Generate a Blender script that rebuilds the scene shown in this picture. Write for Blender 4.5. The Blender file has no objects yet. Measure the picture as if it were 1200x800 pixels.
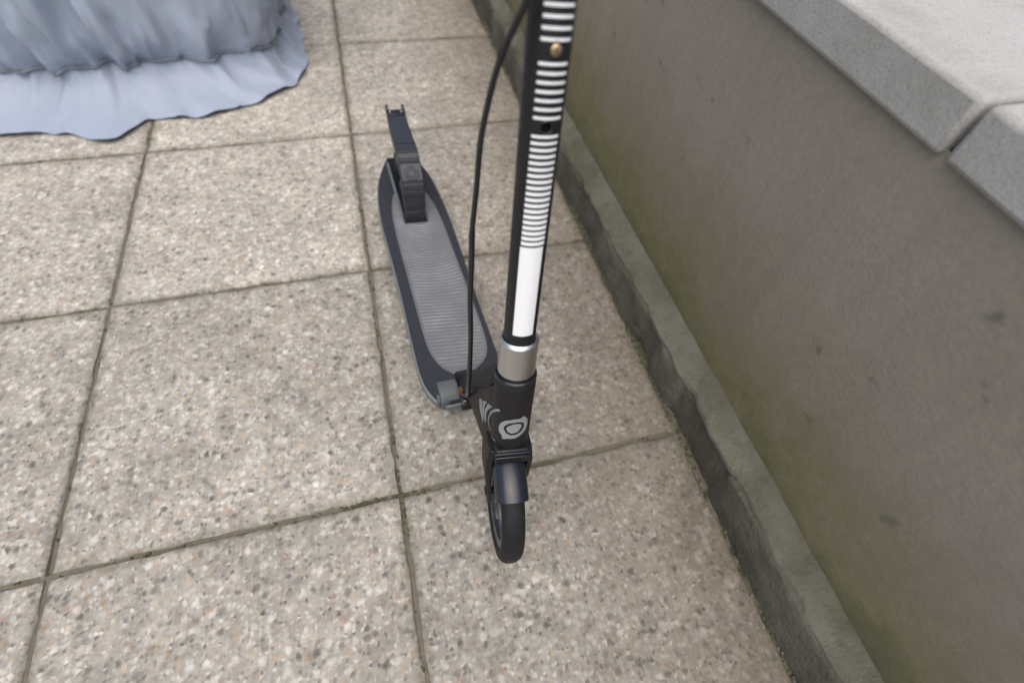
import bpy, math, random
import numpy as np
from mathutils import Matrix, Vector
random.seed(7); rng = np.random.default_rng(7)
R_ = math.radians
scene = bpy.context.scene
col = scene.collection

# ------------------------------------------------------------------ camera
cam_d = bpy.data.cameras.new('camera')
cam = bpy.data.objects.new('camera', cam_d); col.objects.link(cam); scene.camera = cam
cam_d.sensor_width = 36.0
cam_d.lens = 36.0 * 578 / 1200
cam_d.clip_start = 0.01; cam_d.clip_end = 3000
right = Vector((0.96490877, -0.25331072, 0.06917179))
upv = Vector((0.17225719, 0.80944989, 0.56135402))
fwd = Vector((0.19818809, 0.52974008, -0.8246799))
m = Matrix((right, upv, -fwd)).transposed().to_4x4()
m.translation = Vector((0.0586294, -0.26926429, 0.81393599))
cam.matrix_world = m
cam_d.dof.use_dof = True
cam_d.dof.focus_distance = 0.625
cam_d.dof.aperture_fstop = 2.5

# ------------------------------------------------------------------ sky, sun
SUN_EL, SUN_AZ = 70.0, 200.0          # azimuth: degrees from +Y towards +X
w = bpy.data.worlds.new('World'); scene.world = w; w.use_nodes = True
nt = w.node_tree; bg = nt.nodes['Background']
sky = nt.nodes.new('ShaderNodeTexSky'); sky.sky_type = 'NISHITA'; sky.sun_disc = False
sky.sun_elevation = R_(SUN_EL); sky.sun_rotation = R_(SUN_AZ)
sky.air_density = 1.0; sky.dust_density = 4.0; sky.ozone_density = 1.0
nt.links.new(sky.outputs[0], bg.inputs[0]); bg.inputs[1].default_value = 0.09
sd = bpy.data.lights.new('sun', 'SUN'); sd.energy = 1.5; sd.angle = R_(75); sd.color = (1.0, 0.955, 0.905)
so = bpy.data.objects.new('sun', sd); col.objects.link(so)
d = Vector((math.sin(R_(SUN_AZ)) * math.cos(R_(SUN_EL)), math.cos(R_(SUN_AZ)) * math.cos(R_(SUN_EL)), math.sin(R_(SUN_EL))))
so.rotation_euler = d.to_track_quat('Z', 'Y').to_euler()
scene.view_settings.view_transform = 'Standard'; scene.view_settings.look = 'None'
scene.view_settings.exposure = 0.85; scene.view_settings.gamma = 1.0

# ------------------------------------------------------------------ node helpers
class NT:
    def __init__(s, name):
        s.m = bpy.data.materials.new(name); s.m.use_nodes = True
        s.t = s.m.node_tree; s.b = s.t.nodes['Principled BSDF']
    def n(s, typ, **kw):
        x = s.t.nodes.new(typ)
        for k, v in kw.items():
            if k in x.inputs: x.inputs[k].default_value = v
            else: setattr(x, k, v)
        return x
    def l(s, a, b): s.t.links.new(a, b)
    def noise(s, co, scale, detail=3, rough=.55):
        x = s.n('ShaderNodeTexNoise'); x.inputs['Scale'].default_value = scale
        x.inputs['Detail'].default_value = detail; x.inputs['Roughness'].default_value = rough
        s.l(co, x.inputs['Vector']); return x.outputs['Fac']
    def ramp(s, f, stops):
        x = s.n('ShaderNodeValToRGB'); e = x.color_ramp.elements
        while len(e) < len(stops): e.new(.5)
        for q, (p, c) in zip(e, stops): q.position = p; q.color = (c, c, c, 1) if isinstance(c, (int, float)) else (*c, 1)
        s.l(f, x.inputs[0]); return x.outputs[0]
    def mix(s, f, a, b, mode='MIX'):
        x = s.n('ShaderNodeMix', data_type='RGBA', blend_type=mode)
        for v, i in ((f, 0), (a, 6), (b, 7)):
            if isinstance(v, (int, float)): x.inputs[i].default_value = v if i == 0 else (v, v, v, 1)
            elif isinstance(v, tuple): x.inputs[i].default_value = (*v, 1)
            else: s.l(v, x.inputs[i])
        return x.outputs[2]
    def math(s, op, a, b=0.0):
        x = s.n('ShaderNodeMath', operation=op)
        for v, i in ((a, 0), (b, 1)):
            if isinstance(v, (int, float)): x.inputs[i].default_value = v
            else: s.l(v, x.inputs[i])
        return x.outputs[0]
    def bump(s, h, strength, dist):
        x = s.n('ShaderNodeBump'); x.inputs['Strength'].default_value = strength; x.inputs['Distance'].default_value = dist
        s.l(h, x.inputs['Height']); s.l(x.outputs[0], s.b.inputs['Normal'])
    def pos(s): return s.n('ShaderNodeNewGeometry').outputs['Position']
    def obj(s): return s.n('ShaderNodeTexCoord').outputs['Object']

def plain(name, c, rough=.5, metal=0.0, var=.15, scale=60, bump=.0, bscale=300, spec=.5):
    t = NT(name); o = t.obj()
    f = t.noise(o, scale, 4)
    c2 = tuple(max(0, x * (1 - var)) for x in c); c3 = tuple(x * (1 + var) for x in c)
    t.l(t.mix(f, c2, c3), t.b.inputs['Base Color'])
    rr = t.ramp(t.noise(o, scale * 2.3, 3), [(.3, max(0, rough - .08)), (.7, min(1, rough + .1))])
    t.l(rr, t.b.inputs['Roughness'])
    t.b.inputs['Metallic'].default_value = metal
    t.b.inputs['Specular IOR Level'].default_value = spec
    if bump: t.bump(t.noise(o, bscale, 2), bump, .0006)
    return t.m

def slab_material():
    t = NT('exposed_aggregate'); p = t.pos()
    floor_light = t.n('ShaderNodeObjectInfo').outputs['Color']
    warp = t.n('ShaderNodeTexNoise', Scale=60.0, Detail=2.0); t.l(p, warp.inputs['Vector'])
    va = t.n('ShaderNodeVectorMath', operation='MULTIPLY_ADD'); t.l(warp.outputs['Color'], va.inputs[0])
    va.inputs[1].default_value = (.008, .008, .008); t.l(p, va.inputs[2])
    pw = va.outputs[0]
    def stones(scale):
        v = t.n('ShaderNodeTexVoronoi', Scale=scale); t.l(pw, v.inputs['Vector'])
        s = t.n('ShaderNodeSeparateColor'); t.l(v.outputs['Color'], s.inputs[0])
        return v.outputs['Distance'], s.outputs[0], s.outputs[1]
    d1, r1, g1 = stones(88); d2, r2, g2 = stones(165)
    pal = [(0, (.06, .055, .048)), (.10, (.12, .11, .098)), (.2, (.22, .205, .18)), (.34, (.36, .335, .29)), (.46, (.30, .205, .14)),
           (.53, (.45, .425, .38)), (.66, (.56, .54, .49)), (.76, (.30, .285, .26)), (.86, (.42, .33, .225)), (.93, (.62, .60, .56))]
    ca = t.ramp(r1, pal); cb = t.ramp(r2, pal)
    ma = t.ramp(d1, [(.22, 1), (.66, 0)]); mb = t.ramp(d2, [(.25, 1), (.7, 0)])
    mort = t.mix(t.noise(p, 240, 3), (.235, .22, .19), (.43, .41, .37))
    c = t.mix(t.math('MULTIPLY', mb, .7), mort, cb)
    pick = t.ramp(g1, [(.1, .1), (.5, .75)])
    c = t.mix(t.math('MULTIPLY', ma, pick), c, ca)
    # weathering: broad pale / dark blotches, light falloff painted per slab, wall dirt widened as shade
    blot = t.ramp(t.noise(p, 7, 5, .6), [(.3, .8), (.7, 1.16)])
    c = t.mix(1.0, c, blot, 'MULTIPLY')
    blot2 = t.ramp(t.noise(p, 38, 5, .7), [(.3, .74), (.7, 1.2)])
    c = t.mix(1.0, c, blot2, 'MULTIPLY')
    tone = t.ramp(floor_light, [(.45, (.72, .715, .695)), (1, (1.24, 1.23, 1.185))])
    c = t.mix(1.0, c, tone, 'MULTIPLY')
    sx = t.n('ShaderNodeSeparateXYZ'); t.l(p, sx.inputs[0])
    dn = t.math('ADD', sx.outputs[0], t.math('MULTIPLY', t.noise(p, 9, 5, .65), .28))
    c = t.mix(t.ramp(dn, [(.32, 0), (.72, .66)]), c, (.108, .084, .052))  # brown wall dirt, spread wider to stand in for shade on this side
    o = t.n('ShaderNodeSeparateXYZ'); t.l(t.obj(), o.inputs[0])
    e = t.math('MAXIMUM', t.math('ABSOLUTE', o.outputs[0]), t.math('ABSOLUTE', o.outputs[1]))
    e = t.math('ADD', e, t.math('MULTIPLY', t.noise(p, 45, 4, .6), .03))
    c = t.mix(t.ramp(e, [(.246, 0), (.266, .6)]), c, (.13, .115, .08))
    t.l(c, t.b.inputs['Base Color']); t.b.inputs['Roughness'].default_value = .8
    t.b.inputs['Specular IOR Level'].default_value = .35
    t.bump(t.math('ADD', t.math('MULTIPLY', ma, .6), t.noise(p, 300, 3)), .35, .0016)
    return t.m

def wall_material():
    t = NT('weathered_render'); p = t.pos()
    s = t.n('ShaderNodeSeparateXYZ'); t.l(p, s.inputs[0])
    base = t.mix(t.noise(p, 5, 5, .6), (.245, .21, .162), (.31, .268, .21))
    base = t.mix(t.ramp(t.noise(p, 150, 3), [(.35, 0), (.65, .35)]), base, (.17, .16, .15))
    mp = t.n('ShaderNodeMapping'); mp.inputs['Scale'].default_value = (20, 20, 1.1); t.l(p, mp.inputs[0])
    base = t.mix(t.ramp(t.noise(mp.outputs[0], 1.0, 5, .6), [(.46, 0), (.72, .22)]), base, (.16, .14, .105))
    base = t.mix(t.ramp(t.noise(p, 2.3, 4, .6), [(.45, 0), (.65, .5)]), base, (.20, .16, .145))
    spot = t.ramp(t.noise(p, 26, 2, .4), [(.70, 0), (.76, .7)])
    base = t.mix(spot, base, (.10, .095, .085))
    # algae: grows up from the ledge with a ragged edge
    h = t.math('ADD', s.outputs[2], t.math('MULTIPLY', t.math('SUBTRACT', t.noise(p, 6, 6, .65), .5), .24))
    g = t.ramp(t.math('SUBTRACT', h, t.math('MULTIPLY', s.outputs[1], .09)), [(.13, 1), (.24, .55), (.40, 0)])
    g = t.math('MULTIPLY', g, t.ramp(t.noise(p, 38, 6, .7), [(.28, .55), (.55, 1)]))
    gcol = t.mix(t.noise(p, 14, 4), (.105, .105, .042), (.18, .152, .055))
    c = t.mix(t.math('MULTIPLY', g, .95), base, gcol)
    g2 = t.ramp(h, [(.08, .8), (.15, 0)])
    c = t.mix(g2, c, (.075, .085, .045))
    t.l(c, t.b.inputs['Base Color']); t.b.inputs['Roughness'].default_value = .9
    t.bump(t.math('ADD', t.noise(p, 180, 4), t.noise(p, 35, 3)), .22, .003)
    return t.m

def plinth_material(name, a, b, dirt):
    t = NT(name); p = t.pos()
    c = t.mix(t.noise(p, 26, 5, .65), a, b)
    c = t.mix(t.ramp(t.noise(p, 8, 4, .6), [(.42, 0), (.62, .8)]), c, dirt)
    c = t.mix(t.ramp(t.noise(p, 55, 3, .6), [(.58, 0), (.72, .6)]), c, (.07, .075, .04))
    t.l(c, t.b.inputs['Base Color']); t.b.inputs['Roughness'].default_value = .9
    t.bump(t.math('ADD', t.noise(p, 48, 8, .65), t.math('MULTIPLY', t.noise(p, 170, 4), .4)), .8, .009)
    return t.m

def coping_material():
    t = NT('coping_concrete'); p = t.pos()
    c = t.mix(t.noise(p, 14, 6, .7), (.36, .35, .325), (.48, .47, .445))
    c = t.mix(t.ramp(t.noise(p, 170, 3, .6), [(.40, .35), (.5, 0), (.6, .3)]), c, (.26, .25, .23))
    c = t.mix(t.ramp(t.noise(p, 420, 2), [(.62, 0), (.70, .6)]), c, (.16, .15, .13))
    c = t.mix(t.ramp(t.noise(p, 4, 6, .7), [(.50, 0), (.72, .5)]), c, (.22, .21, .17))
    t.l(c, t.b.inputs['Base Color']); t.b.inputs['Roughness'].default_value = .9
    t.bump(t.math('ADD', t.noise(p, 260, 4), t.noise(p, 60, 4)), .22, .003)
    return t.m

def joint_material():
    t = NT('joint_dirt'); p = t.pos()
    c = t.mix(t.noise(p, 60, 4), (.075, .066, .048), (.18, .16, .12))
    c = t.mix(t.ramp(t.noise(p, 7, 4), [(.48, 0), (.68, .7)]), c, (.07, .07, .032))
    t.l(c, t.b.inputs['Base Color']); t.b.inputs['Roughness'].default_value = .95
    t.bump(t.noise(p, 200, 3), .6, .004)
    return t.m

def pad_material():
    t = NT('worn_grip_rubber'); o = t.obj()
    c = t.mix(t.noise(o, 30, 4), (.125, .132, .137), (.18, .187, .191))
    worn = t.ramp(t.noise(o, 11, 3), [(.48, 0), (.68, .6)])
    mp = t.n('ShaderNodeMapping'); mp.inputs['Scale'].default_value = (6, 90, 6); t.l(o, mp.inputs[0])
    c = t.mix(worn, c, (.27, .275, .28))
    c = t.mix(t.ramp(t.noise(mp.outputs[0], 4, 4), [(.5, 0), (.7, .5)]), c, (.30, .305, .31))
    t.l(c, t.b.inputs['Base Color']); t.b.inputs['Roughness'].default_value = .62
    return t.m

def cover_material():
    t = NT('coated_cover_fabric'); o = t.obj()
    c = t.mix(t.noise(o, 5, 4), (.27, .315, .39), (.35, .395, .475))
    t.l(c, t.b.inputs['Base Color']); t.b.inputs['Roughness'].default_value = .36
    t.bump(t.math('ADD', t.noise(o, 60, 5), t.noise(o, 900, 2)), .3, .004)
    return t.m

M_SLAB = slab_material(); M_WALL = wall_material(); M_JOINT = joint_material()
M_PLINTH = plinth_material('plinth_mortar', (.085, .078, .058), (.14, .128, .098), (.05, .043, .03))
M_CORE = plinth_material('exposed_core', (.066, .059, .043), (.115, .102, .076), (.045, .039, .027))
M_LEDGE = plinth_material('ledge_mortar', (.115, .108, .08), (.17, .16, .122), (.075, .07, .042))
M_COPING = coping_material()
M_LUMP = plain('pale_mortar', (.16, .148, .12), .9, bump=.5, bscale=150)
M_GROUND = plain('rough_grass', (.06, .08, .03), .95, var=.5, scale=3)
M_MOSS = plain('moss', (.062, .065, .03), .95, var=.4, scale=90)
M_COVER = cover_material()
M_CORD = plain('cover_cord', (.16, .18, .21), .7)
M_BLACK = plain('black_anodised', (.009, .0085, .010), .46, var=.1, spec=.38)
M_BODY = plain('black_satin_plastic', (.012, .0112, .0115), .52, var=.15, bump=.12, bscale=900, spec=.28)
M_GLOSS = plain('black_gloss_plastic', (.012, .012, .015), .2)
M_FENDER = plain('black_sheen_plastic', (.010, .013, .021), .30, var=.0, scale=8, spec=.55)
M_RUBBER = plain('deck_rubber', (.022, .024, .031), .7, var=.2, scale=40, bump=.3, bscale=1200, spec=.35)
M_TYRE = plain('tyre_rubber', (.012, .012, .0125), .6, var=.25, scale=90, bump=.3, bscale=700, spec=.25)
M_RIM = plain('blue_grey_rim', (.04, .047, .058), .3, var=.1)
M_GREY = plain('grey_plastic', (.13, .145, .148), .5, var=.12, bump=.1, bscale=800)
M_LATCH = plain('dark_grey_plastic', (.085, .095, .098), .55, var=.15)
M_REAR = plain('grey_black_plastic', (.024, .027, .034), .42, var=.12, scale=50, spec=.5)
M_PAD = pad_material()
M_PADBASE = plain('grip_base_rubber', (.115, .121, .126), .7, var=.25, scale=30)
M_SILVER = plain('brushed_aluminium', (.56, .56, .55), .34, 1.0, var=.06, scale=120)
M_WHITE = plain('white_print', (.78, .78, .78), .5, var=.02)
M_MARK = plain('grey_print', (.225, .245, .24), .5, var=.05)
M_MARKDK = plain('dark_print', (.022, .024, .027), .5)
M_BRASS = plain('brass', (.50, .36, .20), .38, 1.0, var=.15, scale=300)
M_STEEL = plain('steel', (.5, .5, .5), .3, 1.0)
M_RUST = plain('rusty_steel', (.15, .06, .028), .65, .2, var=.4, scale=200)
M_HOLE = plain('hole_lining', (.006, .006, .006), .8)
M_CABLE = plain('cable_housing', (.011, .011, .012), .45)

# ------------------------------------------------------------------ mesh helpers
class MB:
    def __init__(s): s.v = []; s.f = []
    def add(s, vs, fs):
        o = len(s.v); s.v += [tuple(map(float, q)) for q in vs]; s.f += [tuple(i + o for i in q) for q in fs]; return s
    def grid(s, P, closed_u=False, closed_v=False):
        P = np.asarray(P, float); nu, nv = P.shape[:2]; f = []
        for i in range(nu if closed_u else nu - 1):
            for j in range(nv if closed_v else nv - 1):
                i2, j2 = (i + 1) % nu, (j + 1) % nv
                f.append((i * nv + j, i * nv + j2, i2 * nv + j2, i2 * nv + j))
        return s.add(P.reshape(-1, 3), f)
    def box(s, a, b, fn=None):
        (x0, y0, z0), (x1, y1, z1) = a, b
        vs = [(x, y, z) for z in (z0, z1) for (x, y) in ((x0, y0), (x1, y0), (x1, y1), (x0, y1))]
        if fn: vs = [fn(*q) for q in vs]
        return s.add(vs, [(3, 2, 1, 0), (4, 5, 6, 7), (0, 1, 5, 4), (1, 2, 6, 5), (2, 3, 7, 6), (3, 0, 4, 7)])
    def loft(s, secs, cap=True):
        P = np.asarray(secs, float); n, k = P.shape[:2]; o = len(s.v)
        s.grid(P, closed_v=True)
        if cap: s.f.append(tuple(o + i for i in range(k))[::-1]); s.f.append(tuple(o + (n - 1) * k + i for i in range(k)))
        return s
    def lathe(s, prof, fn, n=40, cap=False):
        # prof: (r, t) pairs; fn(x, y, t) -> point
        secs = [[fn(r * math.cos(a), r * math.sin(a), t) for a in np.linspace(0, 2 * math.pi, n, endpoint=False)] for r, t in prof]
        return s.loft(secs, cap)
    def tube(s, pts, r, n=12, cap=True):
        P = [Vector(q) for q in pts]; rs = r if hasattr(r, '__len__') else [r] * len(P)
        up = Vector((0, 0, 1)); secs = []
        T = [(P[min(i + 1, len(P) - 1)] - P[max(i - 1, 0)]).normalized() for i in range(len(P))]
        nrm = T[0].orthogonal().normalized()
        for i, q in enumerate(P):
            nrm = (nrm - T[i] * nrm.dot(T[i])).normalized(); bi = T[i].cross(nrm)
            secs.append([q + (nrm * math.cos(a) + bi * math.sin(a)) * rs[i] for a in np.linspace(0, 2 * math.pi, n, endpoint=False)])
        return s.loft(secs, cap)
    def build(s, name, mat, parent=None, smooth=40, bevel=0.0, seg=2):
        me = bpy.data.meshes.new(name); me.from_pydata(s.v, [], s.f); me.materials.append(mat)
        import bmesh
        bm = bmesh.new(); bm.from_mesh(me); bmesh.ops.recalc_face_normals(bm, faces=bm.faces); bm.to_mesh(me); bm.free()
        if smooth:
            me.shade_smooth(); me.set_sharp_from_angle(angle=R_(smooth))
        o = bpy.data.objects.new(name, me); col.objects.link(o)
        if parent: o.parent = parent
        if bevel:
            b = o.modifiers.new('bevel', 'BEVEL'); b.width = bevel; b.segments = seg; b.limit_method = 'ANGLE'; b.angle_limit = R_(35)
            b.harden_normals = False
        return o

def spline(pts, n):
    P = np.asarray(pts, float); out = []
    Q = np.vstack([2 * P[0] - P[1], P, 2 * P[-1] - P[-2]])
    for i in range(1, len(Q) - 2):
        a, b, c, e = Q[i - 1], Q[i], Q[i + 1], Q[i + 2]
        for t in np.linspace(0, 1, n, endpoint=False):
            out.append(.5 * (2 * b + (c - a) * t + (2 * a - 5 * b + 4 * c - e) * t ** 2 + (3 * b - a - 3 * c + e) * t ** 3))
    out.append(P[-1]); return np.array(out)

def tag(o, label=None, cat=None, kind=None, group=None):
    if label: o['label'] = label
    if cat: o['category'] = cat
    if kind: o['kind'] = kind
    if group: o['group'] = group
    return o

def empty(name, loc=(0, 0, 0)):
    o = bpy.data.objects.new(name, None); o.empty_display_size = .05; o.location = loc; col.objects.link(o); return o

# ------------------------------------------------------------------ setting
g = MB().add([(-900, -900, -.06), (900, -900, -.06), (900, 900, -.06), (-900, 900, -.06)], [(0, 1, 2, 3)]).build('ground', M_GROUND, smooth=0)
tag(g, kind='structure')
X0, X1, Y0, Y1 = -4.0, .5, -2.0, 5.0
ter = empty('terrace_floor'); tag(ter, kind='structure')
MB().box((X0 - .02, Y0 - .02, -.058), (.56, Y1 + .02, -.006)).build('joint_filler', M_JOINT, ter, smooth=0)
# paving slabs, 50 cm, each a piece of its own with a worn arris
def slab_mesh(seed):
    r = np.random.default_rng(seed); h = .5 / 2 - .0031; mb = MB()
    def ring(off, z, jit):
        out = []
        for k in range(4):
            a = [(-1, -1), (1, -1), (1, 1), (-1, 1)][k]; b = [(1, -1), (1, 1), (-1, 1), (-1, -1)][k]
            for i in range(18):
                t = i / 18; p = np.array(a) * (1 - t) + np.array(b) * t
                q = p * (h - off); q = q + r.normal(0, jit, 2)
                out.append((q[0], q[1], z))
        return out
    secs = [ring(0, -.03, 0), ring(0, -.0040, .0012), ring(.0020, -.0012, .0013), ring(.0062, 0, .0010)]
    mb.loft(secs, cap=False)
    n0 = len(mb.v) - 72; mb.f.append(tuple(range(n0, n0 + 72)))
    me = bpy.data.meshes.new('paving_slab'); me.from_pydata(mb.v, [], mb.f); me.materials.append(M_SLAB)
    me.shade_smooth(); me.set_sharp_from_angle(angle=R_(50))
    return me
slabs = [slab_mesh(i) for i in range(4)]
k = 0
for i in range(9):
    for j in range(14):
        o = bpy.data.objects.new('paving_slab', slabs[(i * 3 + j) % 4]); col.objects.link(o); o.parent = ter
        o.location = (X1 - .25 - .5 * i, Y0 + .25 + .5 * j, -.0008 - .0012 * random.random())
        light_tone = .55 + .16 * (i > 0) + .10 * (j > 4) + .06 * (j > 5) + random.uniform(-.05, .05); o.color = (light_tone, light_tone, light_tone, 1)  # floor's light falloff put into slab colour, plus random slab variation
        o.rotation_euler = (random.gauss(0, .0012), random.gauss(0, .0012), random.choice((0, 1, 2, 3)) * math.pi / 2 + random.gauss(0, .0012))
# moss tufts rooted in the joints
mo = MB()
def clump(x, y, r):
    n = 5
    for _ in range(random.randint(2, 5)):
        cx, cy = x + random.gauss(0, r * .9), y + random.gauss(0, r * .6); rr = r * random.uniform(.4, 1)
        ring = [(cx + rr * math.cos(a) * random.uniform(.7, 1.2), cy + rr * math.sin(a) * random.uniform(.7, 1.2), -.007) for a in np.linspace(0, 6.28, n, endpoint=False)]
        mid = [(cx + (p[0] - cx) * .75, cy + (p[1] - cy) * .75, -.006 + rr * .9) for p in ring]
        mo.add(ring + mid + [(cx, cy, -.006 + rr * 1.25)], [(q, (q + 1) % n, n + (q + 1) % n, n + q) for q in range(n)] + [(n + q, n + (q + 1) % n, 2 * n) for q in range(n)])
for _ in range(420):
    if random.random() < .5: x, y = random.choice((0, 0, -.5, -1, -1.5)) + random.gauss(0, .002), random.uniform(-1, 2.6)
    else: x, y = random.uniform(-1.6, .5), random.choice((0, 0, .5, 1, 1.5, -.5, 2)) + random.gauss(0, .002)
    clump(x, y, random.uniform(.0015, .0038))
for _ in range(46): clump(random.gauss(-.04, .035), random.gauss(0, .002), random.uniform(.002, .0042))
for _ in range(20): clump(random.gauss(0, .002), random.gauss(.02, .04), random.uniform(.002, .004))
for _ in range(260): clump(.497 + random.gauss(0, .003), random.uniform(-.8, 2.5), random.uniform(.002, .0048))
for _ in range(500): clump(.5005 + abs(random.gauss(0, .004)), random.choice((random.uniform(-.5, 2.4), random.gauss(.18, .06), random.gauss(.55, .12))), random.uniform(.002, .006))
tag(mo.build('moss', M_MOSS), 'dark green moss in the joints between the paving slabs', 'moss', 'stuff')

# crumbs of mortar and grit lying along the wall foot and in the broken gaps
gr = MB()
for _ in range(420):
    x, y = .4985 - abs(random.gauss(0, .012)), random.choice((random.uniform(-.6, 2.4), random.gauss(-.03, .05), random.gauss(.18, .04), random.gauss(.53, .06)))
    if random.random() < .35: x = random.uniform(.500, .515)
    rr = random.uniform(.0008, .0024); base = -.003 if x > .4965 else -.0005
    pts = [(x + rr * math.cos(a) * random.uniform(.6, 1.2), y + rr * math.sin(a) * random.uniform(.6, 1.2), base + rr * h) for h, sh in ((0, 0), (.9, .5)) for a in (sh, sh + 1.6, sh + 3.1, sh + 4.7)]
    gr.add(pts, [(0, 1, 2, 3), (4, 5, 6, 7)] + [(q, (q + 1) % 4, 4 + (q + 1) % 4, 4 + q) for q in range(4)])
tag(gr.build('grit', plain('grit', (.17, .155, .125), .9, var=.6, scale=300), smooth=0), 'crumbs of mortar and grit along the foot of the wall', 'grit', 'stuff')

# parapet wall along the right edge of the terrace
wl = empty('parapet_wall', (.5, 1, 0))
tag(wl, 'low grey rendered parapet wall with green algae along its foot', 'wall', 'thing')
def W(mb, name, mat, **kw):
    o = mb.build(name, mat, wl, **kw); o.location = -Vector(wl.location); return o
ys = np.arange(-2.0, 5.0001, .05); zs = np.linspace(.09, .575, 12)
P = np.array([[(.5505 + .0016 * math.sin(3.1 * y + 9 * z) + rng.normal(0, .0004), y, z) for z in zs] for y in ys])
wm = MB().grid(P)
wm.box((.56, -2.0, -.05), (.82, 5.0, .574))
W(wm, 'rendered_face', M_WALL, smooth=60)
for a in np.arange(-2.0, 5.0, 1.0):
    W(MB().box((.541, a + .003, .568), (.86, a + .997, .622)), 'coping_slab', M_COPING, bevel=.006)
# rough mortar plinth: blocks with broken-out gaps between them
gaps = [(-.105, .045), (.155, .2), (.47, .60), (-.62, -.55), (.95, 1.0), (1.5, 1.62), (-1.2, -1.1), (2.1, 2.2)]
def gapf(y):
    f = 0
    for a, b in gaps: f = max(f, min(1, max(0, min(y - a, b - y) / .012)))
    return f
edges = [-2.0]
for a, b in sorted(gaps): edges += [a, b]
edges += [5.0]
sm = rng.normal(0, 1, 1000)
def nz(q): i = int(q); f = q - i; f = f * f * (3 - 2 * f); return sm[i % 1000] * (1 - f) + sm[(i + 1) % 1000] * f
def plinth_strip(a, b, dep, top, seed):
    ny = max(3, int((b - a) / .012)); out = []
    for y in np.linspace(a, b, ny):
        e = min(1, min(y - a, b - y) / .022 + .0) if dep == 0 else 1
        x0 = .5015 + dep + .009 * (1 - e) ** 2; row = []
        tz = top + .0015 * nz(y * 31 + seed) - .012 * (1 - e) ** 2
        for q, (dx, z) in enumerate([(0, -.02), (.0005, .012), (.001, tz * .35), (.002, tz * .62), (.0025, tz * .86), (.004, tz * .96), (.0085, tz), (.03, tz + .004)]):
            j = .0012 * nz(y * 55 + q * 37 + seed) + .0007 * nz(y * 140 + q * 11)
            row.append((x0 + dx + j, y, z))
        out.append(row)
    mb = MB().grid(np.array(out)); n = len(out[0])
    for base in (0, (ny - 1) * n): mb.f.append(tuple(range(base, base + n)))
    return mb
for i in range(len(edges) - 1):
    a, b = edges[i], edges[i + 1]
    if i % 2 == 0:
        if b - a > .5:
            cuts = [a] + sorted(a + (b - a) * q for q in rng.uniform(.2, .8, max(1, int((b - a) / .45)))) + [b]
        else: cuts = [a, b]
        for c0, c1 in zip(cuts[:-1], cuts[1:]):
            if c1 - c0 > .02: W(plinth_strip(c0 + .001, c1 - .001, random.uniform(0, .004) * 0, .083 + random.uniform(-.004, .003), i * 50 + c0 * 7), 'mortar_block', M_PLINTH, smooth=50)
    else:
        W(plinth_strip(a - .004, b + .004, .009, .076, i * 50), 'broken_mortar', M_CORE, smooth=50)
led = []
for y in np.arange(-2.0, 5.001, .015):
    j = .0012 * nz(y * 40 + 300); 
    led.append([(.5085 + 2 * j, y, .079), (.5085 + 2 * j, y, .0875 + j), (.512 + j, y, .0905 + j), (.535, y, .0985 + j), (.553, y, .108 + j)])
W(MB().grid(np.array(led)), 'ledge', M_LEDGE, smooth=50)
lump = []
for a in np.linspace(0, 2 * math.pi, 14, endpoint=False):
    rr = .019 * (1 + .22 * math.sin(2 * a + 1) + .16 * math.sin(3 * a + .4) + .06 * math.sin(7 * a)); lump.append((.5010, -.255 + rr * math.cos(a), .045 + rr * 1.3 * math.sin(a)))
lump2 = [(.4988 + .001 * nz(i + 5), -.255 + (y + .255) * .72, .045 + (z - .045) * .72) for i, (x, y, z) in enumerate(lump)]
lm = MB().add([(x + .008, y, z) for x, y, z in lump] + lump2 + [(.4984, -.255, .047)], [(i, (i + 1) % 14, 14 + (i + 1) % 14, 14 + i) for i in range(14)] + [(14 + i, 14 + (i + 1) % 14, 28) for i in range(14)])

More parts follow.
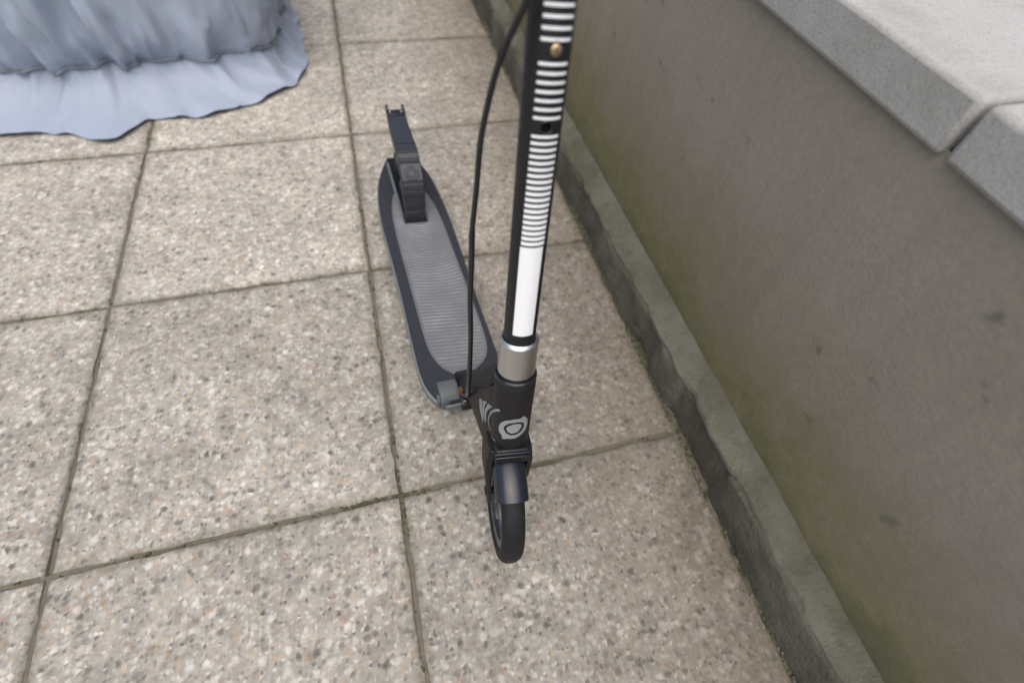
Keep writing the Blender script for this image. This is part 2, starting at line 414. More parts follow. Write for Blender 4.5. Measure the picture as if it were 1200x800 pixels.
# ------------------------------------------------------------------ covered garden furniture, far left
from mathutils import noise as mnoise
def cover():
    root = empty('furniture_cover', (-.605, 1.55, 0))
    tag(root, 'pale blue grey fabric cover tied near its foot and spread on the slabs', 'cover')
    hx, hy = .46, .31
    N = 420; rows = []
    levels = [(.005, .092), (.009, .078), (.020, .052), (.038, .025), (.058, .002), (.074, -.012), (.088, -.018), (.102, -.010), (.125, .004), (.147, .009), (.17, .012), (.20, .014), (.24, .016), (.28, .013), (.34, .010), (.41, .012), (.48, .013), (.56, .01), (.64, .008), (.70, .004), (.76, .0), (.815, -.02), (.84, -.06), (.855, -.14), (.87, -.24)]
    for z, off in levels:
        row = []
        for i in range(N):
            t = 2 * math.pi * i / N; c, s = math.cos(t), math.sin(t)
            q = 1 / (abs(c / hx) ** 5 + abs(s / hy) ** 5) ** .2
            fold = math.sin(t * 13 + 3 * nz(t * 3 + 10)) * .4 + math.sin(t * 31 + 3 * nz(t * 5 + 40)) * .15 + .5 * nz(t * 9 + 90)
            amp = .010 if z < .30 else .008 + .004 * math.sin(z * 6)
            if z < .03: amp = .003
            if z > .8: amp = .004
            f2 = fold * amp + .012 * nz(t * 14 + z * 9 + 200) * (.4 if z < .03 else 1 if z < .8 else .3)
            flare = off * (1 + .14 * nz(t * 4 + 500)) * (1 - .8 * max(0, math.cos(t - .5)) ** 1.5) * (1 + .75 * max(0, -s) * max(0, math.cos(t + 2.2)) ** .5) if 0 < off and z < .07 else off
            rad = max(.02, q + flare + f2)
            zz = z + (.006 * nz(t * 11 + 800) + .004 if z < .02 else .004 * nz(t * 8 + z * 20) * (z > .05))
            pt = Vector((rad * c, rad * s, zz)); cr = abs(mnoise.noise(pt * 11)) * 1.6 + abs(mnoise.noise(pt * 24 + Vector((5, 3, 1)))) * .8 + abs(mnoise.noise(pt * 52)) * .35
            rad += (.45 - cr) * (.022 if z > .03 else .005)
            if .003 < z < .06: zz += max(0, .3 - cr) * .022
            row.append((rad * c, rad * s, max(.003, zz)))
        rows.append(row)
    mb = MB().loft(rows, cap=False)
    n0 = len(mb.v) - N; mb.v.append((0, 0, .875)); mb.f += [(n0 + i, n0 + (i + 1) % N, len(mb.v) - 1) for i in range(N)]
    mb.build('cover_fabric', M_COVER, root, smooth=80)
    pts = []
    for i in range(0, N + 1, 2):
        v = Vector(rows[6][i % N]); q = Vector((v.x, v.y, 0)).normalized() * .005; pts.append(v + q)
    MB().tube(pts, .0045, 8).build('cord', M_CORD, root)
cover()

# ------------------------------------------------------------------ the scooter
O = Vector((.1405, -.0589, 0))
TH, LA, ST, RK = .0542, .088, -.1738, .2652
A = np.array([0, -.0105, .1])
ax = np.array([0, math.sin(RK), math.cos(RK)])
K = np.array([[0, -ax[2], ax[1]], [ax[2], 0, -ax[0]], [-ax[1], ax[0], 0]])
S = np.eye(3) + math.sin(ST) * K + (1 - math.cos(ST)) * K @ K
Bm = S @ np.array([[1, 0, 0], [0, math.cos(RK), math.sin(RK)], [0, -math.sin(RK), math.cos(RK)]])
def st(x, y, t): return A + Bm @ np.array([x, y, t])          # steering column frame
def wf(x, y, z): return A + S @ (np.array([x, y, z]) - A)      # fork frame: front axle at (0, 0, .1)
def cy(r, ang, t): a = R_(ang); return st(r * math.sin(a), -r * math.cos(a), t)   # on the column, 0 = front
sc = empty('kick_scooter'); sc.matrix_world = Matrix.Translation(O) @ Matrix.Rotation(TH, 4, 'Z') @ Matrix.Rotation(LA, 4, 'Y')
tag(sc, 'black folding kick scooter with white striped stem standing on the slabs', 'scooter')

# stem with a height adjustment hole
stem = MB().lathe([(.017, .262), (.017, .90), (.0145, .90), (.0145, .262)], st, 64)
stem.f += []
P0 = stem.v
stem_o = stem.build('stem', M_BLACK, sc)
hb = MB(); n = 28; e0 = [];e1 = []
def hole_pt(u, v, dpt):
    a = R_(2.0); dirx = np.array([math.sin(a), -math.cos(a), 0]); tx = np.array([math.cos(a), math.sin(a), 0])
    q = dirx * dpt + tx * u; return st(q[0], q[1], .5147 + v)
for q in np.linspace(0, 2 * math.pi, n, endpoint=False):
    e0.append(hole_pt(.0043 * math.cos(q), .0043 * math.sin(q), .008)); e1.append(hole_pt(.0043 * math.cos(q), .0043 * math.sin(q), .022))
cut = hb.loft([e0, e1]).build('cutter', M_HOLE, sc, smooth=0)
bo = stem_o.modifiers.new('hole', 'BOOLEAN'); bo.object = cut; bo.operation = 'DIFFERENCE'; bo.solver = 'EXACT'
dg = bpy.context.evaluated_depsgraph_get(); dg.update()
me2 = bpy.data.meshes.new_from_object(stem_o.evaluated_get(dg))
stem_o.modifiers.clear(); stem_o.data = me2; me2.name = 'stem'
bpy.data.objects.remove(cut)
rim = MB(); secs = []
for q in np.linspace(0, 2 * math.pi, 28, endpoint=False):
    sec = []
    for rr, dd in ((.0043, -.0010), (.0044, .0004), (.0049, .0007), (.0056, .0002)):
        u, v = rr * math.cos(q), rr * math.sin(q); sec.append(hole_pt(u, v, math.sqrt(.017 ** 2 - u * u) + dd))
    secs.append(sec)
rim.grid(np.array(secs), closed_u=True); rim.build('hole_rim', M_GLOSS, stem_o)
hs = [[hole_pt(.0043 * math.cos(q), .0043 * math.sin(q), dd) for q in np.linspace(0, 6.2832, 20, endpoint=False)] for dd in (.0162, .0085)]
hh = MB().loft(hs, cap=False); hh.f.append(tuple(range(20, 40))); hh.build('hole_sleeve', M_HOLE, stem_o)

def patch(a0, a1, t0, t1, name='stripe', r=.01725, n=14):
    top = [cy(r, q, t1) for q in np.linspace(a0, a1, n)]; bot = [cy(r, q, t0) for q in np.linspace(a0, a1, n)]
    nt_ = max(2, int((t1 - t0) / .01) + 1)
    rows = [[cy(r, q, t) for q in np.linspace(a0, a1, n)] for t in np.linspace(t0, t1, nt_)]
    return MB().grid(np.array(rows)).build(name, M_WHITE, stem_o)
def aspan(t):   # printed field, in degrees round the tube
    k = (t - .3115) / (.5922 - .3115); return -39.5 + 7.5 * k, 32 + 16 * k
def stripe(t, th): a0, a1 = aspan(t); return patch(a0, a1, t - th / 2, t + th / 2)
for t in (.612, .6053, .5986, .592, .5855, .5788, .5722): stripe(t, .0021)
for q in range(7): stripe(.5573 - q * .0060, .0020)
for q in range(19): stripe(.5079 - q * (.5079 - .4163) / 18, .0021 + .0013 * q / 18)
a0, a1 = aspan(.36); patch(a0, a1 + 1, .3115, .4127, 'white_panel')

def disc(r, off, name, mat, t, ang, parent, dome=0.0, base=.017):
    a = R_(ang); dx = np.array([math.sin(a), -math.cos(a), 0]); tx = np.array([math.cos(a), math.sin(a), 0]); rows = []
    for rr, h in ((r, -.001), (r, off * .7), (r * .86, off), (r * .45, off + dome * .8), (r * .05, off + dome)):
        rows.append([st(*((dx * (base + h) + tx * rr * math.cos(q))[:2]), t + rr * math.sin(q)) for q in np.linspace(0, 2 * math.pi, 24, endpoint=False)])
    return MB().loft(rows).build(name, mat, parent)
disc(.0056, .0004, 'screw_seat', M_HOLE, .566, 5, stem_o)
scw = disc(.0040, .0012, 'screw', M_BRASS, .566, 6, stem_o, .0005)
xm = MB()
for a in (0.5, 0.5 + math.pi / 2):
    def fx(x, y, z, a=a):
        u, v = x * math.cos(a) - y * math.sin(a), x * math.sin(a) + y * math.cos(a); b = R_(6)
        q = np.array([math.sin(b), -math.cos(b), 0]) * (.0187 + z) + np.array([math.cos(b), math.sin(b), 0]) * u
        return st(q[0], q[1], .566 + v)
    xm.box((-.0022, -.0004, -.001), (.0022, .0004, .00012 + .00002 * a), fx)
xm.build('cross_slot', plain('slot_shade', (.22, .14, .07), .5, .8), stem_o)

# collar
MB().lathe([(.0172, .2518), (.0205, .2518), (.0213, .2526), (.0213, .2925), (.0216, .2935), (.0216, .2952), (.0205, .2972), (.0188, .2988), (.0176, .2985), (.0172, .297)], st, 64).build('collar', M_SILVER, sc, smooth=25)
MB().lathe([(.0180, .240), (.0215, .2405), (.0238, .2425), (.0243, .2448), (.0238, .2472), (.0222, .2482), (.0205, .2478), (.0198, .2530)], st, 64).build('headset_ring', M_GLOSS, sc)

# head tube and neck
hp = [(.016, .1345), (.0222, .1352), (.0234, .1375), (.0236, .150), (.0237, .20), (.0240, .228), (.0241, .236), (.0236, .2405), (.0222, .2425), (.018, .2425)]
head = MB().lathe(hp, st, 64)
head_o = head.build('head_tube', M_BODY, sc)
NS = [(.030, .0200, .205, .295, .300), (.045, .0232, .182, .318, .322), (.060, .0236, .177, .309, .322), (.075, .0234, .174, .281, .313),
      (.095, .0226, .168, .246, .290), (.115, .0212, .159, .213, .262), (.135, .0192, .147, .181, .222), (.155, .0172, .130, .153, .182), (.175, .0155, .108, .126, .145), (.205, .0148, .080, .097, .108)]
secs = []
for y, hw, zl, ze, zr in NS:
    dp = .055 if y < .12 else .045
    half = [(0, zr), (hw * .30, zr - (zr - ze) * .10), (hw * .9, ze + .002), (hw, ze - .004), (hw, zl + .006), (hw * .93, zl - .004), (hw * .45, zl - dp * .8), (0, zl - dp)]
    if y > .15: half = [(0, zr), (hw * .30, zr), (hw * .9, ze + .002), (hw, ze - .004), (hw, zl), (hw * .93, zl - .006), (hw * .6, max(.06, zl - dp * .6)), (0, max(.058, zl - dp * .65))]
    ring = [(x, y, z) for x, z in half] + [(-x, y, z) for x, z in half[-2:0:-1]]
    secs.append(ring)
neck_o = MB().loft(secs).build('neck', M_BODY, sc, smooth=45, bevel=.0015)

secs = []
for y, hw, zl, ze, zr in NS[2:9]:
    zb = ze - .010
    half = [(0, zr + .0016), (hw * .32, zr + .0012 - (zr - ze) * .10), (hw * .95, ze + .0035), (hw * 1.045, ze - .0005), (hw * 1.045, ze - .0035), (hw * .7, zb), (0, zb)]
    secs.append([(x, y, z) for x, z in half] + [(-x, y, z) for x, z in half[-2:0:-1]])
MB().loft(secs).build('hinge_cover', M_BODY, neck_o, smooth=45)
# printed emblem on the front of the head tube
def polar(poly, cen, n=64):
    P = np.array(poly, float) * (.00042, 1) - np.array(cen) * (.00042, 1); out = []
    for th in np.linspace(0, 2 * math.pi, n, endpoint=False):
        dx, dy = math.cos(th), math.sin(th); best = .001
        for i in range(len(P)):
            (x0, y0), (x1, y1) = P[i], P[(i + 1) % len(P)]
            ex, ey = x1 - x0, y1 - y0; den = dx * ey - dy * ex
            if abs(den) < 1e-12: continue
            tt = (x0 * ey - y0 * ex) / den; uu = (x0 * dy - y0 * dx) / den
            if tt > 0 and -1e-6 <= uu <= 1 + 1e-6: best = max(best, tt)
        out.append(best)
    return np.array(out)
EC = (-2.5, .1768)
E_OUT = [(-50.1, .1718), (-43.8, .1819), (-29.4, .1891), (-5.6, .1934), (11.4, .1934), (16.5, .1940), (18.2, .1962), (28.1, .1945), (29.1, .1920), (38.3, .1869), (40.8, .1765), (35.8, .1684), (20.3, .1633), (3.5, .1591), (-12.2, .1582), (-22.0, .1578), (-23.5, .1558), (-36.0, .1552), (-35.5, .1606), (-44.8, .1637)]
E_RING = [(-33.8, .1745), (-29.7, .1801), (-19.5, .1855), (1.4, .1882), (18.0, .1866), (26.3, .1819), (26.0, .1752), (18.2, .1693), (5.4, .1661), (-10.1, .1650), (-24.6, .1675)]
E_IN = [(-25.9, .176), (-20.3, .1806), (-4.2, .1850), (13.2, .1844), (18.8, .1815), (17.2, .1764), (7.9, .1702), (-7.5, .1681), (-20.2, .170)]
def smooth_r(r, k=2):
    for _ in range(k): r = (np.roll(r, 1) + 2 * r + np.roll(r, -1)) / 4
    return r
def emblem_band(r0, r1, name, rad):
    rows = []
    for f in np.linspace(0, 1, 6):
        rr = r0 * (1 - f) + r1 * f
        rows.append([cy(rad, EC[0] + q * math.cos(th) / .00042, EC[1] + q * math.sin(th)) for q, th in zip(rr, np.linspace(0, 2 * math.pi, 64, endpoint=False))])
    return MB().grid(np.array(rows), closed_v=True).build(name, M_MARK, head_o)
rO, rR, rI = polar(E_OUT, EC), smooth_r(polar(E_RING, EC)), smooth_r(polar(E_IN, EC))
emblem_band(rR, rO, 'emblem_frame', .02425); emblem_band(rI * .02, rI, 'emblem_centre', .02425)
# printed claw strokes that run from the neck on to the head tube
from mathutils.bvhtree import BVHTree
bpy.context.view_layer.update()
_dg = bpy.context.evaluated_depsgraph_get(); _tr = []
for o_ in (head_o, neck_o):
    e_ = o_.evaluated_get(_dg).to_mesh(); _tr.append(BVHTree.FromPolygons([v.co.copy() for v in e_.vertices], [tuple(q.vertices) for q in e_.polygons]))
def on_side(y, z):
    xs = [h[0].x for h in (t_.ray_cast(Vector((-.08, y, z)), Vector((1, 0, 0))) for t_ in _tr) if h[0] is not None]
    return (min(xs) - .0005, y, z) if xs else (-.0238, y, z)
def stroke(L, R, nl=18):
    def rs(P):
        P = spline(np.array(P), 8) if len(P) > 2 else np.array(P); c_ = np.concatenate([[0], np.cumsum(np.linalg.norm(np.diff(P, axis=0), axis=1))])
        q = np.linspace(0, c_[-1], nl); return np.stack([np.interp(q, c_, P[:, i]) for i in range(2)], 1)
    L, R = rs(L), rs(R)
    MB().grid(np.array([[on_side(*(l * (1 - f) + r * f)) for f in np.linspace(0, 1, 5)] for l, r in zip(L, R)])).build('claw_stroke', M_MARK, neck_o)
stroke([(.0845, .2301), (.0763, .2195), (.0660, .2150), (.0564, .2145)], [(.0762, .245), (.0697, .2340), (.0618, .2262), (.0564, .2145)])
stroke([(.0728, .2470), (.0675, .2330), (.0575, .2260), (.0500, .2270)], [(.0598, .2674), (.0635, .2465), (.0582, .2345), (.0500, .2270)])
stroke([(.0565, .2690), (.0606, .2452), (.0565, .2340), (.0486, .2298)], [(.0440, .2825), (.0521, .2606), (.0545, .2427), (.0486, .2298)])
CL = spline([(.0308, .2978), (.0358, .2888), (.0435, .2700), (.0464, .2530), (.0455, .2430), (.0413, .2355), (.0345, .2330), (.0255, .2350), (.0189, .2398)], 4)
tg = np.gradient(CL, axis=0); tg /= np.linalg.norm(tg, axis=1)[:, None]; nn_ = np.stack([-tg[:, 1], tg[:, 0]], 1)
wv = np.linspace(.0016, .0008, len(CL))[:, None]
stroke(CL - nn_ * wv, CL + nn_ * wv, 30)

# front fork: crown with two lips, two legs
fk = MB().box((-.0215, -.0235, .108), (.0215, .026, .1335), st)
fork_o = fk.build('fork', M_BLACK, sc, bevel=.003)
for t0, hx_ in ((.1290, .0222), (.1215, .0218)):
    MB().box((-hx_, -.0262, t0), (hx_, -.018, t0 + .003), st).build('crown_lip', M_GLOSS, fork_o, bevel=.001)
for sgn in (-1, 1):
    secs = []
    for t, yc, wd, xo, th in ((.126, .004, .044, .0235, .008), (.10, .007, .048, .0268, .008), (.06, .0095, .044, .0262, .0075), (.02, .0101, .034, .0222, .006), (-.012, .0101, .024, .0205, .005), (-.022, .0101, .012, .0205, .005)):
        x0, x1 = sgn * (xo - th / 2), sgn * (xo + th / 2)
        secs.append([st(*q) for q in ((x0, yc - wd / 2, t), (x1, yc - wd / 2 + .003, t), (x1, yc + wd / 2 - .003, t), (x0, yc + wd / 2, t))])
    MB().loft(secs).build('fork_leg', M_BODY, fork_o, bevel=.0015)

# wheels
def make_wheel(parent, fn, name, r, tw, yc, zc, hubmat):
    def pt(x, rad, a): return fn(x, yc - rad * math.cos(a), zc + rad * math.sin(a))
    N = 72; T = np.linspace(0, 2 * math.pi, N, endpoint=False); k = r / .1
    prof = [(-tw * .80, .079 * k), (-tw * .97, .083 * k), (-tw, .0885 * k), (-tw * .93, .0935 * k), (-tw * .72, .0972 * k), (-tw * .4, .0994 * k), (0, .1 * k), (tw * .4, .0994 * k), (tw * .72, .0972 * k), (tw * .93, .0935 * k), (tw, .0885 * k), (tw * .97, .083 * k), (tw * .80, .079 * k), (0, .077 * k)]
    ty = MB().grid(np.array([[pt(x, rr, a) for x, rr in prof] for a in T]), closed_u=True, closed_v=True)
    root = ty.build(name, M_TYRE, parent, smooth=60)
    rp = [(-.011, .068), (-.0125, .0795), (.0125, .0795), (.011, .068)]
    MB().grid(np.array([[pt(x, rr * k, a) for x, rr in rp] for a in T]), closed_u=True, closed_v=True).build('rim', hubmat, root, smooth=35)
    hub = [(-.0145, .006), (-.0145, .014), (-.012, .019), (.012, .019), (.0145, .014), (.0145, .006)]
    MB().grid(np.array([[pt(x, rr, a) for x, rr in hub] for a in T[::2]]), closed_u=True, closed_v=True).build('hub', hubmat, root, smooth=35)
    for q in range(6):
        a = q * math.pi / 3 + .35; secs = []
        for s_ in np.linspace(0, 1, 7):
            rad = (.017 + s_ * .053) * k; aa = a + .45 * s_ ** 1.6; hw = (.0075 - .002 * math.sin(math.pi * s_) + .003 * s_) / rad; xx = .0085
            secs.append([pt(-xx, rad, aa - hw * .7), pt(0, rad, aa - hw), pt(xx, rad, aa - hw * .7), pt(xx, rad, aa + hw * .7), pt(0, rad, aa + hw), pt(-xx, rad, aa + hw * .7)])
        MB().loft(secs).build('spoke', hubmat, root, bevel=.001)
    return root
wh = make_wheel(sc, wf, 'front_wheel', .1, .0155, 0, .1, M_RIM)
MB().tube([wf(-.024, 0, .1), wf(.024, 0, .1)], .0045, 16).build('axle', M_BLACK, fork_o)
for s_ in (-1, 1): MB().tube([wf(s_ * .0215, 0, .1), wf(s_ * .0262, 0, .1)], .0075, 6).build('axle_nut', M_BLACK, fork_o, smooth=20)

# front fender: shroud over the tyre
def fender_grid(fn, yc, zc, prof, a0, a1, n):
    return [[fn(x, yc - rr * math.cos(a), zc + rr * math.sin(a)) for x, rr in prof] for a in np.linspace(R_(a0), R_(a1), n)]
pf = [(-.0224, .088), (-.0222, .0955), (-.0205, .1015), (-.0165, .1068), (-.0095, .1104), (-.001, .1116), (.0075, .1104), (.0145, .1068), (.0185, .1015), (.0202, .0955), (.0204, .088)]
fo = pf + [(x * .91, rr - .0024) for x, rr in pf[::-1]]
MB().loft(fender_grid(wf, 0, .1, fo, 62.5, 122, 22)).build('front_fender', M_FENDER, sc, smooth=50)

# deck
L_ = spline([(-.010, .1640), (-.040, .1650), (-.0585, .183), (-.0695, .222), (-.0705, .30), (-.0690, .42), (-.0700, .52), (-.0715, .60), (-.0680, .67), (-.0590, .73), (-.0450, .775), (-.0320, .806), (-.0245, .818)], 6)
Rr = spline([(.0200, .818), (.036, .812), (.050, .788), (.0625, .735), (.0690, .66), (.0715, .58), (.0705, .48), (.0690, .37), (.0690, .28), (.0690, .225), (.058, .186), (.040, .168), (.010, .164)], 6)
SLX0, SLX1, SLY = -.0245, .0200, .592
outline = [tuple(q) for q in L_] + [(SLX0, .70), (SLX0, SLY), (SLX1, SLY), (SLX1, .70)] + [tuple(q) for q in Rr]
def extrude(outl, layers):
    # layers: (z, inset) bottom to top; inset moves each vertex along its normal
    P = np.array(outl); n = len(P)
    nx = np.roll(P, -1, 0) - np.roll(P, 1, 0); nx /= np.linalg.norm(nx, axis=1)[:, None] + 1e-9
    area = .5 * np.sum(P[:, 0] * np.roll(P[:, 1], -1) - np.roll(P[:, 0], -1) * P[:, 1])
    nrm = np.stack([-nx[:, 1], nx[:, 0]], 1) * (1 if area > 0 else -1)
    mb = MB(); mb.loft([[(*(P[i] + nrm[i] * ins), z) for i in range(n)] for z, ins in layers], cap=False)
    mb.f.append(tuple(range(n))); k0 = (len(layers) - 1) * n; mb.f.append(tuple(range(k0, k0 + n)))
    return mb
deck_o = extrude(outline, [(.046, .008), (.050, .002), (.060, -.0025), (.0715, -.0025), (.0735, 0.0)]).build('deck', M_GREY, sc, smooth=40)
extrude(outline, [(.0735, .0012), (.0775, -.0003), (.0825, .0003), (.0850, .0022)]).build('rubber_edge', M_RUBBER, deck_o, smooth=50)
PL = spline([(-.004, .2055), (-.022, .2180), (-.0370, .2370), (-.0475, .272), (-.0498, .33), (-.0500, .42), (-.0505, .51), (-.0495, .59), (-.0450, .640), (-.0375, .674), (-.0300, .6915), (-.0265, .6950)], 6)
PR = spline([(.0218, .690), (.0270, .6930), (.0350, .689), (.0420, .668), (.0480, .635), (.0525, .58), (.0540, .50), (.0565, .41), (.0578, .33), (.0575, .28), (.0525, .248), (.040, .228), (.022, .2150)], 6)
pad_outl = [tuple(q) for q in PL] + [(SLX0 - .0016, .68), (SLX0 - .0016, SLY - .0016), (SLX1 + .0016, SLY - .0016), (SLX1 + .0016, .68)] + [tuple(q) for q in PR]
extrude(pad_outl, [(.0846, 0.0), (.0864, .0), (.0870, .0006)]).build('grip_pad', M_PADBASE, deck_o, smooth=40)
for xa, xb in ((-.0300, -.0247), (.0203, .0255)):
    MB().loft([[(xa, y, .0835), (xb, y, .0835), (xb, y, z1), (xa, y, z1)] for y, z1 in ((.612, .0868), (.70, .0872), (.80, .0868))]).build('slot_rail', M_GREY, deck_o, bevel=.0008)
# raised ribs across the pad, bowed round the fender at the rear and flattening forwards
po = np.array(pad_outl)
def span(y):   # left and right limits of the pad at y
    def side(P, y):
        P = P[np.argsort(P[:, 1])]; return float(np.interp(y, P[:, 1], P[:, 0]))
    return side(np.array(PL), y), side(np.array(PR), y)
rib = MB(); y = .230
while y < .700:
    kk = min(1, max(0, (y - .33) / .22)); bow = 26 * kk * kk; tilt = -.10 * (1 - kk)
    xs = np.linspace(-.055, .062, 48); run = []
    segs = []
    for x in xs:
        yy = y + bow * (x - .0025) ** 2 * .55 + tilt * x
        a, b = span(yy); ok = a + .0035 < x < b - .0035 and yy < .685 and yy > .222
        if SLX0 - .004 < x < SLX1 + .004 and yy > SLY - .005: ok = False
        if ok: run.append((x, yy))
        else:
            if len(run) > 3: segs.append(run)
            run = []
    if len(run) > 3: segs.append(run)
    for sg in segs:
        hw = .0023; rib.loft([[(x, yy - hw, .0866), (x, yy - hw * .45, .0880), (x, yy + hw * .45, .0880), (x, yy + hw, .0866)] for x, yy in sg])
    y += .0076
ro = rib.build('grip_rib', M_PAD, deck_o, smooth=30); ro['kind'] = 'stuff'

# folding latch at the front corner of the deck, with its rusty bolt
lt = MB().loft([[(x, y, z) for y, z in ((.1635, .062), (.1645, .084), (.174, .0935), (.190, .0955), (.203, .091), (.203, .066))] for x in (-.050, -.046, -.030, -.0165)])
latch = lt.build('folding_latch', M_LATCH, sc, bevel=.0035, seg=3)
MB().loft([[(x, y, z) for y, z in ((.1655, .066), (.1665, .083), (.173, .0905), (.179, .0915), (.179, .066))] for x in (-.0545, -.0500)]).build('latch_cap', M_LATCH, latch, bevel=.002)
MB().tube([(-.0165, .170, .109), (-.0165, .170, .098)], .0050, 14).build('hinge_bolt', M_RUST, sc)
MB().tube([(-.0205, .148, .108), (-.016, .148, .108)], .0062, 14).build('hinge_pin', M_STEEL, sc)
MB().box((-.016, .155, .058), (.016, .215, .092)).build('hinge_block', M_BODY, sc, bevel=.003)

# rear wheel, fender brake
FXC = -.0025
def rw(x, y, z): return np.array([x + FXC, y, z])
make_wheel(sc, rw, 'rear_wheel', .0885, .0145, .70, .0885, M_RIM)
MB().tube([(FXC - .0225, .70, .066), (FXC + .0225, .70, .066)], .0045, 14).build('rear_axle', M_BLACK, deck_o)
FH = .0205
pathp = [(.5965, .0805), (.5985, .100), (.6045, .122), (.6165, .146), (.634, .1665), (.656, .1815), (.682, .191), (.708, .1945), (.735, .1955), (.760, .1962), (.782, .1975), (.803, .1995)]
PP = spline([(y, z, 0) for y, z in pathp], 8)[:, :2]
_c = np.concatenate([[0], np.cumsum(np.linalg.norm(np.diff(PP, axis=0), axis=1))])
_q = np.linspace(0, _c[-1], 260); PP = np.stack([np.interp(_q, _c, PP[:, 0]), np.interp(_q, _c, PP[:, 1])], 1)
tang = np.gradient(PP, axis=0); tang /= np.linalg.norm(tang, axis=1)[:, None]
nor = np.stack([-tang[:, 1], tang[:, 0]], 1)
steps = np.interp(_q, [0, .027, .028, .044, .0445, .061, .062, .085, .090, .126, .129, .144, .145, .157, .168, .170, .183, .189, .5], [0, .0024, 0, .0022, 0, .0021, .0002, .0014, .0030, .0030, .0002, .0024, 0, .0024, .0024, 0, .0022, 0, 0])
PP = PP + nor * steps[:, None]
secs = []
for i, (q, nn) in enumerate(zip(PP, nor)):
    s_ = i / (len(PP) - 1); hw = float(np.interp(s_, [0, .08, .22, .6, 1], [.0205, .0205, .0222, .0218, .0200]))
    prof = [(-hw, -.018), (-hw, -.002), (-hw + .002, .0), (hw - .002, .0), (hw, -.002), (hw, -.018), (hw - .0025, -.018), (hw - .0025, -.0035), (-hw + .0025, -.0035), (-hw + .0025, -.018)]
    sk = 1 if s_ < .8 else 1 - .6 * (s_ - .8) / .2
    secs.append([(FXC + x, q[0] + nn[0] * (h if h > -.01 else h * sk), q[1] + nn[1] * (h if h > -.01 else h * sk)) for x, h in prof])
fend = MB().loft(secs).build('rear_fender', M_REAR, sc, smooth=35)
# raised black strips painting the shade in the fender's cross grooves, in groups
cum = np.concatenate([[0], np.cumsum(np.linalg.norm(np.diff(PP, axis=0), axis=1))])
def fat(d_):
    i = np.interp(d_, cum, np.arange(len(cum))); i0 = int(min(i, len(PP) - 2)); f = i - i0
    return PP[i0] * (1 - f) + PP[i0 + 1] * f, nor[i0] * (1 - f) + nor[i0 + 1] * f, float(np.interp(i / (len(PP) - 1), [0, .08, .22, .6, 1], [.0205, .0205, .0222, .0218, .0200]))
def groove_strip(d_, wd, h):
    out = []
    for dd, hh in ((d_ - wd / 2, -.0004), (d_ - wd * .35, h), (d_ + wd * .35, h), (d_ + wd / 2, -.0004)):
        q, nn, hw = fat(dd); out.append([(FXC + x, q[0] + nn[0] * hh, q[1] + nn[1] * hh) for x in (-hw + .0012, hw - .0012)])
    return MB().grid(np.array(out))  .build('groove_shade', M_HOLE, fend, smooth=30)
for d_, wd in ((.028, .002), (.045, .002), (.0475, .002), (.062, .0018), (.0655, .0018), (.069, .0018), (.076, .0018), (.0795, .0018), (.083, .0018),
               (.130, .002), (.134, .002), (.138, .002), (.142, .002), (.158, .002), (.162, .002), (.166, .002), (.184, .002), (.1875, .002)):
    groove_strip(d_, wd * 1.15, .0006)
def fring(r0, r1, dc, h, name, mat, a0=0, a1=360):
    rows = []
    for rr, hh in ((r0, -.0005), (r0 + .0002, h), (r1 - .0002, h), (r1, -.0005)):
        row = []
        for a in np.linspace(R_(a0), R_(a1), 36):
            q, nn, hw = fat(dc + rr * math.sin(a)); row.append((FXC + rr * math.cos(a), q[0] + nn[0] * hh, q[1] + nn[1] * hh))
        rows.append(row)
    return MB().grid(np.array(rows)).build(name, mat, fend, smooth=40)
DC = .108
fring(.0128, .0146, DC, .0005, 'emblem_ring', M_HOLE, 60, 395)
fring(.0080, .0096, DC, .0005, 'emblem_ring', M_HOLE)
fring(.0002, .0058, DC, .0009, 'emblem_disc', M_REAR)
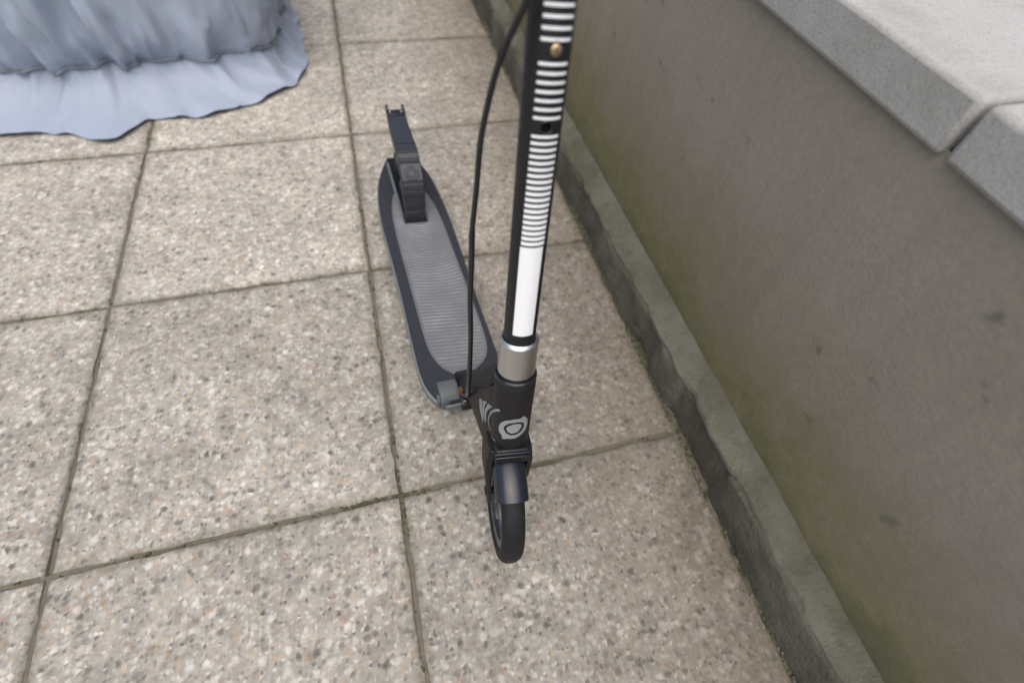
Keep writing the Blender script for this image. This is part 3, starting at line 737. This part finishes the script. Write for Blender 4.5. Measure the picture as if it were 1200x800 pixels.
# tail of the fender: two prongs with screws
q, nn, hw = fat(cum[-1])
MB().loft([[(FXC + x, y, z) for x, y, z in sec] for sec in (
    [(-.0195, .800, .1935), (.0195, .800, .1935), (.0195, .800, .2020), (-.0195, .800, .2020)],
    [(-.0195, .815, .195), (.0195, .815, .195), (.0195, .815, .2050), (-.0195, .815, .2050)])]).build('fender_tail', M_GLOSS, fend, bevel=.001)
for s_ in (-1, 1):
    xa = FXC + s_ * .0175
    MB().loft([[(xa + s_ * a, y, z) for a, z in ((-.0035, z0), (.0025, z0), (.0025, z1), (-.0035, z1))] for y, z0, z1 in ((.813, .196, .2055), (.820, .199, .209), (.8245, .204, .211))]).build('tail_prong', M_GLOSS, fend, bevel=.001)
    MB().lathe([(.0028, .2030), (.0028, .2052), (.002, .2058)], lambda x, y, t: (FXC + s_ * .0118 + x, .808 + y, t), 14, cap=True).build('tail_screw', M_STEEL, fend)

# brake cable
CP = [(-.018, .158, .112), (-.024, .128, .165), (-.032, .107, .230), (-.037, .110, .330), (-.041, .119, .397), (-.042, .128, .453), (-.042, .135, .482), (-.040, .142, .524), (-.040, .145, .564), (-.037, .148, .592), (-.035, .144, .621), (-.032, .139, .644), (-.029, .133, .661), (-.025, .129, .678), (-.021, .128, .700), (-.022, .134, .745), (-.040, .152, .83), (-.080, .19, .93), (-.125, .222, .958)]
CS = spline(CP, 10)
cb = MB().tube(CS, .0026, 12).build('brake_cable', M_CABLE, sc)
iz = [i for i, q in enumerate(CS) if q[2] <= .483]
MB().tube(CS[2:iz[-1] + 1], [.0031] * (iz[-1] - 3) + [.0029, .0027], 12).build('cable_sleeve', M_GLOSS, cb)

# handlebar above the frame
hbo = MB().tube([st(-.24, 0, .905), st(.24, 0, .905)], .011, 24).build('handlebar', M_BLACK, sc)
MB().lathe([(.0175, .87), (.019, .875), (.019, .925), (.016, .93)], st, 32, cap=True).build('bar_clamp', M_BODY, hbo)
for s_ in (-1, 1):
    MB().tube([st(s_ * .135, 0, .905), st(s_ * .14, 0, .905), st(s_ * .19, 0, .905), st(s_ * .25, 0, .905), st(s_ * .253, 0, .905)], [.014, .0165, .0155, .0165, .013], 24).build('grip', M_RUBBER, hbo)
MB().tube(spline([st(-.112, -.014, .902), st(-.125, -.040, .895), st(-.165, -.052, .888), (st(-.215, -.050, .885))], 6), .0045, 10).build('brake_lever', M_BODY, hbo)
